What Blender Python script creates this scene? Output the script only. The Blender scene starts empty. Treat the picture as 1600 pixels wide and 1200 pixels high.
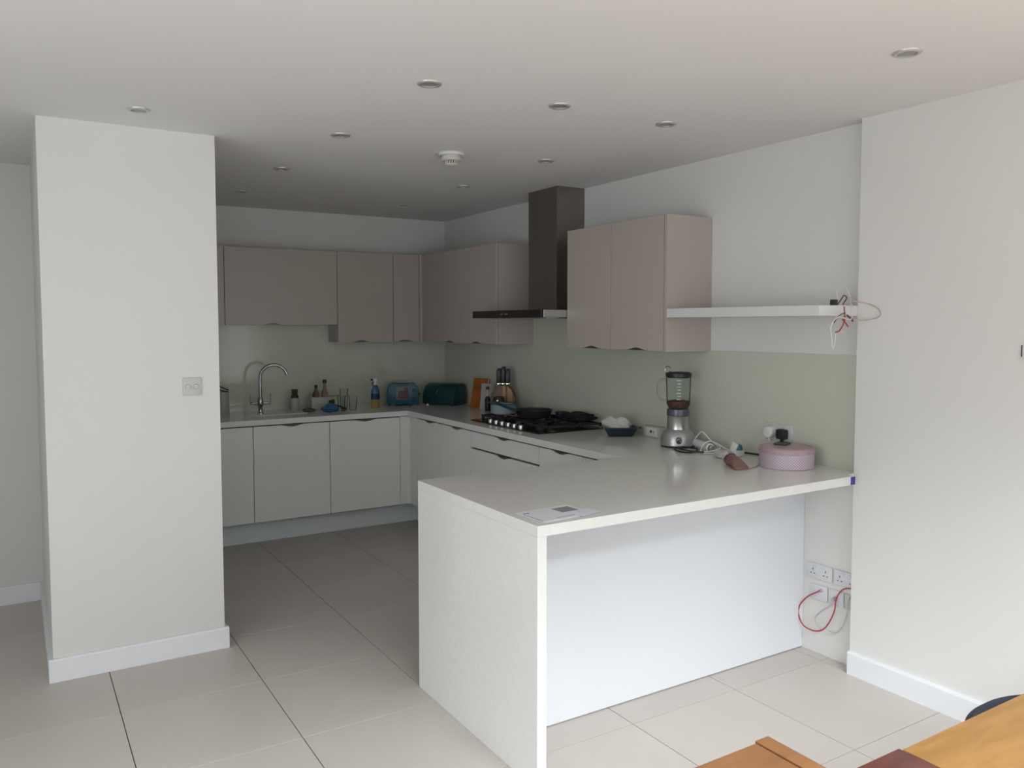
import bpy, bmesh, math, random
from mathutils import Vector, Matrix
random.seed(4)
PI = math.pi
scene = bpy.context.scene
C = scene.collection

# ---------------------------------------------------------------- camera
YAW, PITCH, ROLL = -0.5427, -0.0561, -0.0015
fwd = Vector((-math.sin(YAW)*math.cos(PITCH), math.cos(YAW)*math.cos(PITCH), math.sin(PITCH)))
rt = Vector((math.cos(YAW), math.sin(YAW), 0)); up = rt.cross(fwd)
r2 = rt*math.cos(ROLL) + up*math.sin(ROLL); u2 = -rt*math.sin(ROLL) + up*math.cos(ROLL)
cam = bpy.data.cameras.new('camera'); co = bpy.data.objects.new('camera', cam); C.objects.link(co)
m = Matrix((r2, u2, -fwd)).transposed().to_4x4(); m.translation = Vector((-3.2675, -6.2956, 1.5842))
co.matrix_world = m
cam.sensor_width = 36; cam.lens = 36*1251.4/1600
cam.shift_x = 24.3/1600; cam.shift_y = -24.3/1600
cam.clip_start = 0.05
scene.camera = co

# ---------------------------------------------------------------- world, lights, exposure
w = bpy.data.worlds.new('overcast_sky'); scene.world = w; w.use_nodes = True
bg = w.node_tree.nodes['Background']; bg.inputs[0].default_value = (0.80, 0.89, 1.0, 1); bg.inputs[1].default_value = 1.0

def area(name, loc, rot, sx, sy, power, col):
    l = bpy.data.lights.new(name, 'AREA'); l.shape = 'RECTANGLE'; l.size = sx; l.size_y = sy
    l.energy = power; l.color = col
    o = bpy.data.objects.new(name, l); C.objects.link(o); o.location = loc; o.rotation_euler = rot
    return o
# daylight through the wide glazed doors behind the camera
area('daylight_doors', (-2.75, -9.75, 1.15), (math.radians(90), 0, 0), 4.3, 2.15, 42, (0.86, 0.93, 1.0))
area('added_side_light', (-5.85, -5.6, 1.3), (0, math.radians(-90), 0), 1.9, 2.6, 46, (0.88, 0.935, 0.98))  # added light from the left, brightens surfaces that face that way
# daylight falling through the roof light over the dining end
area('daylight_roof', (-2.15, -7.35, 2.66), (0, 0, 0), 2.6, 1.6, 315, (0.90, 0.945, 0.985))

scene.view_settings.view_transform = 'Standard'
scene.view_settings.look = 'None'
scene.view_settings.exposure = 0.06
scene.view_settings.gamma = 1.0
scene.view_settings.use_curve_mapping = False

# ---------------------------------------------------------------- materials
def mat(name, col, rough=0.5, metal=0.0, spec=0.5, noise=0.0, nscale=8.0, bump=0.0, coat=0.0, stretch=(1, 1, 1)):
    mt = bpy.data.materials.new(name); mt.use_nodes = True
    nt = mt.node_tree; b = nt.nodes['Principled BSDF']
    b.inputs['Base Color'].default_value = (*col, 1); b.inputs['Roughness'].default_value = rough
    b.inputs['Metallic'].default_value = metal; b.inputs['Specular IOR Level'].default_value = spec
    b.inputs['Coat Weight'].default_value = coat; b.inputs['Coat Roughness'].default_value = 0.08
    tc = nt.nodes.new('ShaderNodeTexCoord'); mp = nt.nodes.new('ShaderNodeMapping')
    mp.inputs['Scale'].default_value = stretch
    nz = nt.nodes.new('ShaderNodeTexNoise'); nz.inputs['Scale'].default_value = nscale; nz.inputs['Detail'].default_value = 4
    nt.links.new(tc.outputs['Object'], mp.inputs[0]); nt.links.new(mp.outputs[0], nz.inputs['Vector'])
    if noise:
        rp = nt.nodes.new('ShaderNodeValToRGB')
        rp.color_ramp.elements[0].position = 0.3; rp.color_ramp.elements[1].position = 0.7
        rp.color_ramp.elements[0].color = (*[c*(1-noise) for c in col], 1)
        rp.color_ramp.elements[1].color = (*[min(1, c*(1+noise)) for c in col], 1)
        nt.links.new(nz.outputs['Fac'], rp.inputs[0]); nt.links.new(rp.outputs[0], b.inputs['Base Color'])
    if bump:
        bp = nt.nodes.new('ShaderNodeBump'); bp.inputs['Strength'].default_value = bump; bp.inputs['Distance'].default_value = 0.002
        nt.links.new(nz.outputs['Fac'], bp.inputs['Height']); nt.links.new(bp.outputs[0], b.inputs['Normal'])
    return mt

def glassy(name, tint, refl=0.12, rough=0.02):
    mt = bpy.data.materials.new(name); mt.use_nodes = True; nt = mt.node_tree
    nt.nodes.remove(nt.nodes['Principled BSDF']); out = nt.nodes['Material Output']
    tr = nt.nodes.new('ShaderNodeBsdfTransparent'); tr.inputs[0].default_value = (*tint, 1)
    gl = nt.nodes.new('ShaderNodeBsdfGlossy'); gl.inputs['Roughness'].default_value = rough
    fr = nt.nodes.new('ShaderNodeLayerWeight'); fr.inputs[0].default_value = refl*2.5
    mx = nt.nodes.new('ShaderNodeMixShader')
    nt.links.new(fr.outputs['Fresnel'], mx.inputs[0]); nt.links.new(tr.outputs[0], mx.inputs[1]); nt.links.new(gl.outputs[0], mx.inputs[2])
    nt.links.new(mx.outputs[0], out.inputs[0])
    return mt

def wood(name, c1, c2, rough=0.4, scale=3.0, stretch=(1, 14, 14)):
    mt = bpy.data.materials.new(name); mt.use_nodes = True; nt = mt.node_tree; b = nt.nodes['Principled BSDF']
    b.inputs['Roughness'].default_value = rough
    tc = nt.nodes.new('ShaderNodeTexCoord'); mp = nt.nodes.new('ShaderNodeMapping'); mp.inputs['Scale'].default_value = stretch
    nz = nt.nodes.new('ShaderNodeTexNoise'); nz.inputs['Scale'].default_value = scale; nz.inputs['Detail'].default_value = 6
    nz.inputs['Distortion'].default_value = 0.6
    rp = nt.nodes.new('ShaderNodeValToRGB'); rp.color_ramp.elements[0].position = 0.3; rp.color_ramp.elements[1].position = 0.72
    rp.color_ramp.elements[0].color = (*c1, 1); rp.color_ramp.elements[1].color = (*c2, 1)
    nt.links.new(tc.outputs['Object'], mp.inputs[0]); nt.links.new(mp.outputs[0], nz.inputs['Vector'])
    nt.links.new(nz.outputs['Fac'], rp.inputs[0]); nt.links.new(rp.outputs[0], b.inputs['Base Color'])
    return mt

WALL = mat('wall_paint', (0.77, 0.755, 0.725), 0.85, spec=0.2, noise=0.012, nscale=1.5)
CEIL = mat('ceiling_paint', (0.82, 0.805, 0.795), 0.9, spec=0.1, noise=0.01, nscale=1.2)
SKIRT = mat('skirting_gloss', (0.84, 0.845, 0.86), 0.4, noise=0.01)
TILE = mat('porcelain_tile', (0.58, 0.53, 0.485), 0.36, noise=0.05, nscale=1.6, spec=0.4)
GROUT = mat('grout', (0.13, 0.12, 0.11), 0.9, noise=0.1)
WHITEGLOSS = mat('white_gloss_panel', (0.80, 0.815, 0.845), 0.4, noise=0.008, nscale=2)
QUARTZ = mat('quartz_worktop', (0.83, 0.82, 0.79), 0.12, noise=0.02, nscale=40, spec=0.5)
LOWER = mat('lower_door_lacquer', (0.85, 0.85, 0.81), 0.28, noise=0.01, nscale=2)
PLINTH = mat('plinth_lacquer', (0.84, 0.89, 0.90), 0.35, noise=0.01)
UPPER = mat('upper_door_lacquer', (0.50, 0.435, 0.39), 0.32, noise=0.012, nscale=2)
CARC = mat('carcass_board', (0.45, 0.41, 0.38), 0.6, noise=0.01)
SHADOW = mat('gap_shade_board', (0.10, 0.09, 0.085), 0.7)  # carcasses coloured near-black to put shade into the door gaps
HANDLE = mat('bronze_lip_handle', (0.16, 0.14, 0.125), 0.35, 0.7)
GLASSBACK = mat('pale_green_backpainted_glass', (0.62, 0.64, 0.53), 0.07, noise=0.01, spec=0.45, coat=0.0)
STEEL = mat('brushed_steel', (0.30, 0.275, 0.25), 0.38, 1.0, noise=0.06, nscale=20, stretch=(1, 1, 20))
STEELB = mat('bright_steel', (0.60, 0.60, 0.60), 0.28, 1.0)
CHROME = mat('chrome', (0.42, 0.41, 0.40), 0.12, 1.0)
BLACKGL = mat('black_glass', (0.012, 0.012, 0.013), 0.12)
BLACK = mat('black_plastic', (0.016, 0.016, 0.018), 0.4)
IRON = mat('cast_iron', (0.018, 0.017, 0.018), 0.65, noise=0.2, nscale=60)
WHITEP = mat('white_plastic', (0.78, 0.78, 0.77), 0.4)
GREYP = mat('grey_plastic', (0.40, 0.40, 0.41), 0.45)
GLASS = glassy('clear_glass', (0.93, 0.94, 0.93), 0.07)
DOORGLASS = glassy('door_glass', (0.97, 0.98, 0.98), 0.05)
TEAL = mat('teal_enamel', (0.008, 0.055, 0.062), 0.3, noise=0.04)
BLUE = mat('blue_enamel', (0.008, 0.085, 0.13), 0.3, noise=0.04)
OAK = wood('honey_oak', (0.27, 0.135, 0.040), (0.35, 0.185, 0.060), 0.42, 2.2, (3, 16, 3))
OAK2 = wood('orange_oak', (0.23, 0.10, 0.036), (0.31, 0.145, 0.055), 0.42, 2.2, (3, 16, 3))
MAHOG = wood('mahogany', (0.085, 0.022, 0.018), (0.13, 0.036, 0.028), 0.35, 2.0, (3, 14, 3))
NAVY = mat('navy_leather', (0.008, 0.009, 0.022), 0.6, noise=0.1, nscale=30)
ALU = mat('anthracite_aluminium', (0.10, 0.105, 0.11), 0.4, 0.5)

# ---------------------------------------------------------------- mesh building
class MB:
    def __init__(s): s.bm = bmesh.new()
    def box(s, x0, x1, y0, y1, z0, z1, bev=0.0):
        t = bmesh.new(); bmesh.ops.create_cube(t, size=1)
        for v in t.verts:
            v.co = Vector((x0+(v.co.x+.5)*(x1-x0), y0+(v.co.y+.5)*(y1-y0), z0+(v.co.z+.5)*(z1-z0)))
        if bev: bmesh.ops.bevel(t, geom=t.edges[:], offset=bev, segments=2, profile=0.5, affect='EDGES')
        return s._merge(t)
    def _merge(s, t, M=None):
        if M: bmesh.ops.transform(t, matrix=M, verts=t.verts[:])
        me = bpy.data.meshes.new('tmp'); t.to_mesh(me); t.free(); s.bm.from_mesh(me); bpy.data.meshes.remove(me); return s
    def cyl(s, p0, p1, r0, r1=None, n=24, bev=0.0):
        r1 = r0 if r1 is None else r1; p0 = Vector(p0); p1 = Vector(p1); d = p1-p0
        t = bmesh.new(); bmesh.ops.create_cone(t, cap_ends=True, segments=n, radius1=r0, radius2=max(r1, 1e-5), depth=d.length)
        if bev:
            es = [e for e in t.edges if abs(e.verts[0].co.z-e.verts[1].co.z) < 1e-6]
            bmesh.ops.bevel(t, geom=es, offset=bev, segments=2, profile=0.5, affect='EDGES')
        M = Matrix.Translation((p0+p1)/2) @ d.to_track_quat('Z', 'Y').to_matrix().to_4x4()
        return s._merge(t, M)
    def lathe(s, prof, n=32, c=(0, 0, 0), sx=1, sy=1, M=None):
        t = bmesh.new(); rings = []
        for r, z in prof:
            if r < 1e-6: rings.append([t.verts.new((c[0], c[1], c[2]+z))])
            else: rings.append([t.verts.new((c[0]+sx*r*math.cos(2*PI*k/n), c[1]+sy*r*math.sin(2*PI*k/n), c[2]+z)) for k in range(n)])
        for a, b in zip(rings, rings[1:]):
            for k in range(n):
                q = [a[k % len(a)], a[(k+1) % len(a)], b[(k+1) % len(b)], b[k % len(b)]]
                q2 = []
                for v in q:
                    if v not in q2: q2.append(v)
                if len(q2) > 2: t.faces.new(q2)
        bmesh.ops.recalc_face_normals(t, faces=t.faces[:])
        return s._merge(t, M)
    def tube(s, pts, r, n=8, sub=6, r1=None):
        P = [Vector(p) for p in pts]; Q = []
        if sub > 1 and len(P) > 2:
            E = [P[0]*2-P[1]]+P+[P[-1]*2-P[-2]]
            for i in range(1, len(E)-2):
                a, b, c, d = E[i-1:i+3]
                for k in range(sub):
                    u = k/sub
                    Q.append(.5*((2*b)+(c-a)*u+(2*a-5*b+4*c-d)*u*u+(3*b-a-3*c+d)*u**3))
            Q.append(P[-1])
        else: Q = P
        t = bmesh.new(); rings = []; nrm = None
        for i, p in enumerate(Q):
            tg = (Q[min(i+1, len(Q)-1)]-Q[max(i-1, 0)]).normalized()
            if nrm is None: nrm = tg.orthogonal().normalized()
            nrm = (nrm-tg*nrm.dot(tg)); nrm = nrm.normalized() if nrm.length > 1e-6 else tg.orthogonal().normalized()
            bn = tg.cross(nrm); rr = r if r1 is None else r+(r1-r)*i/(len(Q)-1)
            rings.append([t.verts.new(p+nrm*rr*math.cos(2*PI*k/n)+bn*rr*math.sin(2*PI*k/n)) for k in range(n)])
        for a, b in zip(rings, rings[1:]):
            for k in range(n): t.faces.new((a[k], a[(k+1) % n], b[(k+1) % n], b[k]))
        t.faces.new(rings[0]); t.faces.new(rings[-1][::-1])
        bmesh.ops.recalc_face_normals(t, faces=t.faces[:])
        return s._merge(t)
    def prism(s, poly, a, b, fn, bev=0.0):
        """poly of 2D points extruded from a to b; fn(u, v, w) gives the 3D point."""
        t = bmesh.new(); A = [t.verts.new(fn(u, v, a)) for u, v in poly]; B = [t.verts.new(fn(u, v, b)) for u, v in poly]
        n = len(poly); t.faces.new(A); t.faces.new(B[::-1])
        for k in range(n): t.faces.new((A[k], A[(k+1) % n], B[(k+1) % n], B[k]))
        bmesh.ops.recalc_face_normals(t, faces=t.faces[:])
        if bev: bmesh.ops.bevel(t, geom=t.edges[:], offset=bev, segments=2, profile=0.5, affect='EDGES')
        return s._merge(t)
    def xform(s, M): bmesh.ops.transform(s.bm, matrix=M, verts=s.bm.verts[:]); return s

def wloc(o):
    v = Vector((0, 0, 0))
    while o: v += o.location; o = o.parent
    return v
def build(name, mb, m, parent=None, world=True, smooth=True, kind=None, label=None):
    """one mesh object; when world, the builder's coordinates are room coordinates"""
    me = bpy.data.meshes.new(name)
    if parent and world:
        bmesh.ops.translate(mb.bm, vec=-wloc(parent), verts=mb.bm.verts[:])
    mb.bm.to_mesh(me); mb.bm.free(); me.materials.append(m)
    if smooth:
        me.polygons.foreach_set('use_smooth', [True]*len(me.polygons)); me.set_sharp_from_angle(angle=math.radians(35))
    o = bpy.data.objects.new(name, me); C.objects.link(o); o.parent = parent
    if kind: o['kind'] = kind
    if label: o['label'] = label
    return o
def tag(o, label, cat, group=None):
    o['label'] = label; o['category'] = cat
    if group: o['group'] = group
    return o
def thing(name, label, cat, loc, rz=0, group=None):
    o = bpy.data.objects.new(name, None); C.objects.link(o); o.location = loc; o.rotation_euler = (0, 0, rz)
    o.empty_display_size = 0.05
    return tag(o, label, cat, group)
def struct(name, mb, m, smooth=False):
    o = build(name, mb, m, smooth=smooth); o['kind'] = 'structure'; return o
def copy_tree(o, parent=None):
    c = o.copy(); C.objects.link(c); c.parent = parent
    for ch in [k for k in C.objects if k.parent == o]: copy_tree(ch, c)
    return c

ZC = 2.4744; H = 0.91
FX = lambda u, v, w: (u, w, v)      # profile in xz, extruded along y
FY = lambda u, v, w: (w, u, v)      # profile in yz, extruded along x
FZ = lambda u, v, w: (u, v, w)

# ---------------------------------------------------------------- room shell
XL, YW = -5.6, -9.6
# floor slab with single tiles laid on it
fl = struct('floor', MB().box(XL, 0.0, YW, 0.0, -0.12, -0.006), GROUT)
TS, TX, TY = 0.5753, -0.6362, -3.9299
tiles = {}
GAP = 0.0018
ix = int(math.floor((XL-TX)/TS)); 
for i in range(ix, 2):
    for j in range(-10, 8):
        x0, x1 = TX+i*TS, TX+(i+1)*TS; y0, y1 = TY+j*TS, TY+(j+1)*TS
        x0, x1, y0, y1 = max(x0, XL), min(x1, 0.0), max(y0, YW), min(y1, 0.0)
        if x1-x0 < 0.02 or y1-y0 < 0.02: continue
        key = (round(x1-x0, 4), round(y1-y0, 4))
        if key not in tiles:
            t = MB().box(GAP, x1-x0-GAP, GAP, y1-y0-GAP, -0.006, 0.0, bev=0.0008)
            o = build('tile', t, TILE, fl, world=False, smooth=False); tiles[key] = o
        else:
            o = tiles[key].copy(); C.objects.link(o)
        o.location = (x0, y0, 0)
RX0, RX1, RY0, RY1 = -3.5, -0.8, -8.2, -6.5       # roof light opening
struct('ceiling', MB().box(XL-.2, 0.2, RY1, 0.2, ZC, ZC+.15).box(XL-.2, 0.2, YW-.2, RY0, ZC, ZC+.15).box(XL-.2, RX0, RY0, RY1, ZC, ZC+.15).box(RX1, 0.2, RY0, RY1, ZC, ZC+.15), CEIL)
rl = struct('window_1', MB().box(RX0, RX1, RY0, RY0+.05, ZC+.06, ZC+.14).box(RX0, RX1, RY1-.05, RY1, ZC+.06, ZC+.14).box(RX0, RX0+.05, RY0+.05, RY1-.05, ZC+.06, ZC+.14).box(RX1-.05, RX1, RY0+.05, RY1-.05, ZC+.06, ZC+.14), ALU)
build('pane', MB().box(RX0+.05, RX1-.05, RY0+.05, RY1-.05, ZC+.095, ZC+.105), DOORGLASS, rl)
struct('wall_back', MB().box(-3.1584, 0.2, 0.0, 0.2, -0.12, ZC), WALL)
struct('wall_right', MB().box(0.0, 0.2, -4.08, 0.0, -0.12, ZC), WALL)
struct('wall_right_front', MB().box(-0.065, 0.2, YW, -4.08, -0.12, ZC), WALL)
struct('wall_left', MB().box(XL-.2, XL, YW, -8.7, -.12, ZC).box(XL-.2, XL, -7.0, -8.7, -.12, ZC).box(XL-.2, XL, -4.2, -1.0463+.2, -.12, ZC).box(XL-.2, XL, -7.0, -4.2, -.12, .2).box(XL-.2, XL, -7.0, -4.2, 2.25, ZC), WALL)
struct('wall_hallway', MB().box(XL, -3.1584, -1.0463, -0.85, -0.12, ZC), WALL)
struct('wall_pillar', MB().box(-3.1584, -2.4211, -2.3058, 0.0, -0.12, ZC), WALL)
struct('wall_front', MB().box(XL-.2, -5.0, YW-.2, YW, -.12, ZC).box(-0.5, 0.2, YW-.2, YW, -.12, ZC).box(-5.0, -0.5, YW-.2, YW, 2.28, ZC), WALL)
# skirting
def skirt_poly(out): return [(0, 0), (out, 0), (out, .095), (out-.004, .103), (0, .103)]
struct('baseboard_right', MB().prism([(-.065-a, z) for a, z in skirt_poly(.018)], YW, -4.08, FX), SKIRT)
b = MB().prism([(-2.3058-a, z) for a, z in skirt_poly(.018)], -3.1764, -2.4031, FY)
b.prism([(-2.4211+a, z) for a, z in skirt_poly(.018)], -2.3058, -0.66, FX).prism([(-3.1584-a, z) for a, z in skirt_poly(.018)], -2.3058, -1.0463, FX)
struct('baseboard_pillar', b, SKIRT)
struct('baseboard_hallway', MB().prism([(-1.0463-a, z) for a, z in skirt_poly(.018)], XL, -3.1764, FY), SKIRT)
# glazed doors behind the camera, then an added window in the left wall
for nm, k0 in (('door_1', -5.0), ('door_2', -3.875), ('door_3', -2.75), ('door_4', -1.625)):
    f = MB(); x0, x1, y = k0, k0+1.125, YW-.1
    f.box(x0, x0+.06, y-.035, y+.035, 0, 2.28).box(x1-.06, x1, y-.035, y+.035, 0, 2.28)
    f.box(x0+.06, x1-.06, y-.035, y+.035, 0, .08).box(x0+.06, x1-.06, y-.035, y+.035, 2.2, 2.28)
    d = struct(nm, f, ALU); build('pane', MB().box(x0+.06, x1-.06, y-.006, y+.006, .08, 2.2), DOORGLASS, d)

f = MB(); x = XL-.1
f.box(x-.03, x+.03, -7.0, -6.94, .2, 2.25).box(x-.03, x+.03, -4.26, -4.2, .2, 2.25).box(x-.03, x+.03, -6.94, -4.26, .2, .26).box(x-.03, x+.03, -6.94, -4.26, 2.19, 2.25)
d = struct('added_side_window', f, ALU); build('pane', MB().box(x-.006, x+.006, -6.94, -4.26, .26, 2.19), DOORGLASS, d)  # unseen window, added to go with the side light

# ---------------------------------------------------------------- ceiling fittings
def downlight(loc, label):
    t = thing('downlight', label, 'downlight', (*loc, ZC), 0, 'recessed ceiling spotlights')
    build('bezel', MB().lathe([(.031, .0), (.031, -.006), (.040, -.007), (.0455, -.004), (.047, 0)], 32), STEELB2, t, world=False)
    build('lamp', MB().lathe([(.0305, 0), (.0305, -.003), (.012, -.001), (.0, -.001)], 24), LAMPGL, t, world=False)
    return t
STEELB2 = mat('satin_nickel', (0.62, 0.61, 0.58), 0.35, 0.5)
LAMPGL = mat('unlit_lamp_glass', (0.30, 0.29, 0.26), 0.15)
GY = (-3.575, -2.63, -1.672, -0.744)
spots = [(-1.915, GY[0], 'unlit recessed ceiling spotlight, left one of the three in the row above the peninsula'),
 (-1.322, GY[0], 'unlit recessed ceiling spotlight, middle one of the three in the row above the peninsula'),
 (-0.738, GY[0], 'unlit recessed ceiling spotlight, right one of the three in the row above the peninsula'),
 (-0.714, -4.689, 'unlit recessed ceiling spotlight alone at the upper right, nearest the viewer'),
 (-1.915, GY[1], 'unlit recessed ceiling spotlight just left of the smoke alarm'),
 (-0.738, GY[1], 'unlit recessed ceiling spotlight right of the smoke alarm, in front of the chimney top'),
 (-1.917, GY[2], 'unlit recessed ceiling spotlight, second from the sink wall on the left side'),
 (-0.730, GY[2], 'unlit recessed ceiling spotlight, second from the sink wall beside the chimney'),
 (-1.925, GY[3], 'unlit recessed ceiling spotlight above the tap, nearest the sink wall on the left'),
 (-0.728, GY[3], 'unlit recessed ceiling spotlight in the far corner above the bread bin'),
 (-2.792, GY[1], 'unlit recessed ceiling spotlight in front of the white pillar')]
for x, y, lb in spots: downlight((x, y), lb)
ALARM = mat('aged_white_plastic', (0.66, 0.61, 0.57), 0.45)
t = thing('smoke_alarm', 'round white smoke alarm on the kitchen ceiling', 'smoke alarm', (-1.271, -2.529, ZC))
build('base', MB().lathe([(0, 0), (.066, 0), (.068, -.008), (.062, -.014), (.055, -.014)], 36), WHITEP, t, world=False)
build('body', MB().lathe([(.052, -.012), (.054, -.034), (.048, -.040), (.035, -.040)], 36), ALARM, t, world=False)
g = MB()
for k in range(18):
    a = 2*PI*k/18; g.box(-.003, .003, .031, .035, -.056, -.038); 
    g.bm.verts.ensure_lookup_table()
    bmesh.ops.rotate(g.bm, cent=(0, 0, 0), matrix=Matrix.Rotation(a if k == 0 else 2*PI/18, 3, 'Z'), verts=g.bm.verts[:])
build('grille', g, ALARM, t, world=False)
build('cap', MB().lathe([(.036, -.055), (.036, -.058), (.028, -.064), (0, -.065)], 28), ALARM, t, world=False)
build('slot_dark_core', MB().lathe([(.024, -.0385), (.024, -.0545)], 24), BLACK, t, world=False)  # inner tube coloured black so the grille slots look dark

# ---------------------------------------------------------------- wall switch, thermostat
def plate_y(name, label, x0, x1, y, z0, z1, cat):
    t = thing(name, label, cat, ((x0+x1)/2, y, z0))
    build('plate', MB().box(x0, x1, y-.009, y, z0, z1, .002), SWPL, t)
    return t
SWPL = mat('silver_switch_plate', (0.60, 0.59, 0.57), 0.5, 0.0)
t = plate_y('light_switch', 'silver square dimmer switch on the white pillar', -2.590, -2.507, -2.3058, 1.246, 1.331, 'switch')
for cx in (-2.572, -2.536):
    build('dial', MB().cyl((cx+.004, -2.3148, 1.288), (cx+.004, -2.324, 1.288), .0125, .011, 20, .001), SWPL, t)
t = thing('wall_thermostat', 'white wall controller at the right edge of the photo', 'thermostat', (-.065, -4.80, 1.455))
build('body', MB().box(-.075, -.065, -4.88, -4.765, 1.455, 1.505, .002), WHITEP, t)
build('edge_strip', MB().box(-.073, -.066, -4.765, -4.761, 1.458, 1.502), BLACK, t)

# ---------------------------------------------------------------- worktop (one continuous U-shaped slab with waterfall end)
WT = thing('worktop', 'off-white stone worktop running from sink past hob onto the peninsula', 'worktop', (0, 0, H))
TK = 0.038; z0, z1 = H-TK, H
PL, YB, YF = -1.7926, -3.1928, -4.1138
SX0, SX1, SY0, SY1 = -1.80, -1.36, -0.46, -0.34       # sink opening
m_ = MB()
m_.box(-2.42, SX0, -.651, 0, z0, z1).box(SX1, 0, -.651, 0, z0, z1).box(SX0, SX1, -.651, SY0, z0, z1).box(SX0, SX1, SY1, 0, z0, z1)
m_.box(-.6643, 0, YB, -.651, z0, z1)
build('counter_slab', m_, QUARTZ, WT, smooth=False)
m_ = MB().prism([(PL, YF), (-.105, YF), (-.105, -4.0795), (-.001, -4.0795), (-.001, YB), (PL, YB)], z0, z1, FZ, 0.0012)
build('peninsula_slab', m_, QUARTZ, WT, smooth=False)
build('end_panel', MB().box(PL, PL+.0375, YF+.0005, YB, 0, z0, .001), QUARTZ, WT, smooth=False)
build('edge_tape', MB().box(-.134, -.1055, YF-.002, YF, z0+.001, z1-.002), mat('purple_tape', (0.075, 0.045, 0.30), 0.6), WT, label='purple masking tape at the wall end of the front edge')
tag(build('peninsula_back_panel', MB().box(PL+.0375, -.001, -3.776, -3.758, .004, z0, .0008), WHITEGLOSS, smooth=False), 'white panel under the peninsula worktop facing the dining side', 'panel')

# ---------------------------------------------------------------- doors with lip-handle scoops
def scoop_poly(a0, a1, z0, z1, side, wd=.19, dp=.015, cpos=None):
    c = (a0+a1)/2 if cpos is None else cpos; prof = []
    wd = min(wd, 1.8*min(c-a0, a1-c))
    for k in range(13):
        u = -1+2*k/12; prof.append((c+u*wd/2, dp*(.5+.5*math.cos(u*PI))))
    if side == 'top': return [(a0, z0), (a1, z0), (a1, z1)] + [(p, z1-q) for p, q in prof[::-1]] + [(a0, z1)]
    if side == 'bottom': return [(a0, z0)] + [(p, z0+q) for p, q in prof] + [(a1, z0), (a1, z1), (a0, z1)]
    return [(a0, z0), (a1, z0), (a1, z1), (a0, z1)]
def lip(a, zz, side, wd=.185):
    s = -1 if side == 'top' else 1
    return [(a-wd/2, zz), (a+wd/2, zz), (a+wd*.4, zz+s*.005), (a+wd*.22, zz+s*.014), (a, zz+s*.018), (a-wd*.22, zz+s*.014), (a-wd*.4, zz+s*.005)]
def cabinet_door(t, ax, a0, a1, z0, z1, f, side, m, depth=.019, name='door', hc=None, inward=1, hn='handle'):
    """ax 'x': door lies in the xz plane with front at y=f; ax 'y': in the yz plane with front at x=f"""
    fn = FX if ax == 'x' else FY
    g = 0.0022
    d = build(name, MB().prism(scoop_poly(a0+g, a1-g, z0, z1, side, cpos=hc), f, f+depth*inward, fn, .0008), m, t, smooth=False)
    if side:
        c = (a0+a1)/2 if hc is None else hc
        build(hn, MB().prism(lip(c, z1 if side == 'top' else z0, side, min(.185, 1.75*min(c-a0, a1-c))), f+.006*inward, f+.010*inward, fn), HANDLE, d, smooth=False)
    return d

GRP_B = 'base cabinets'
def base_unit_back(x0, x1, label, door=True):
    t = thing('base_cabinet', label, 'cabinet', ((x0+x1)/2, -.3, 0), 0, GRP_B)
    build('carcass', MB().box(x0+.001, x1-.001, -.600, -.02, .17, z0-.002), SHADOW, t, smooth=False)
    cabinet_door(t, 'x', x0, x1, .177, .860, -.621, 'top' if door else None, LOWER)
    return t
base_unit_back(-2.42, -1.843, 'pale grey base cabinet beside the pillar, leftmost along the sink wall')
# the sink cabinet has an open-topped carcass so that the bowl hangs in it
t = thing('base_cabinet', 'pale grey base cabinet directly under the tap and sink', 'cabinet', (-1.56, -.3, 0), 0, GRP_B)
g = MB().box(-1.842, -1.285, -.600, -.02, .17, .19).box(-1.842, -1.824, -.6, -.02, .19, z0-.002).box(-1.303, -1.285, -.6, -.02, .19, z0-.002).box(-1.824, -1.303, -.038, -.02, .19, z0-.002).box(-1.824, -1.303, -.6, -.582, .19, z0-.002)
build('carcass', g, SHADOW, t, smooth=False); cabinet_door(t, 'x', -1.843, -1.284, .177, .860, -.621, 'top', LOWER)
base_unit_back(-1.284, -.719, 'pale grey base cabinet below the glasses and spray bottle')
tag(build('corner_post', MB().prism([(-.7175, -.621), (-.664, -.621), (-.644, -.641), (-.644, -.765), (-.625, -.765), (-.625, -.602), (-.7175, -.602)], .177, .866, FZ, .001), LOWER, smooth=False), 'pale grey corner post joining the two runs of base cabinets', 'corner post')
def base_unit_hob(y1, y0, label, kind='door', hc=None):
    t = thing('base_cabinet', label, 'cabinet', (-.3, (y0+y1)/2, 0), 0, GRP_B)
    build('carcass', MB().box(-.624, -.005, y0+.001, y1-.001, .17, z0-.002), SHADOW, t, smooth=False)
    if kind == 'door': cabinet_door(t, 'y', y0, y1, .177, .860, -.644, 'top', LOWER, hc=hc)
    else:
        cabinet_door(t, 'y', y0, y1, .755, .860, -.644, 'top', LOWER, name='drawer')
        cabinet_door(t, 'y', y0, y1, .465, .743, -.644, 'top', LOWER, name='drawer')
        cabinet_door(t, 'y', y0, y1, .177, .453, -.644, 'top', LOWER, name='drawer')
    return t
base_unit_hob(-.766, -1.184, 'pale grey base cabinet on the hob wall nearest the far corner', hc=-.973)
base_unit_hob(-1.184, -1.604, 'pale grey base cabinet just left of the hob drawers')
base_unit_hob(-1.604, -2.430, 'wide pale grey drawer unit below the gas hob', 'drawers')
base_unit_hob(-2.430, -2.845, 'pale grey base cabinet just right of the hob drawers')
base_unit_hob(-2.845, -3.190, 'pale grey base cabinet on the hob wall half hidden by the peninsula', hc=-3.03)
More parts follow.
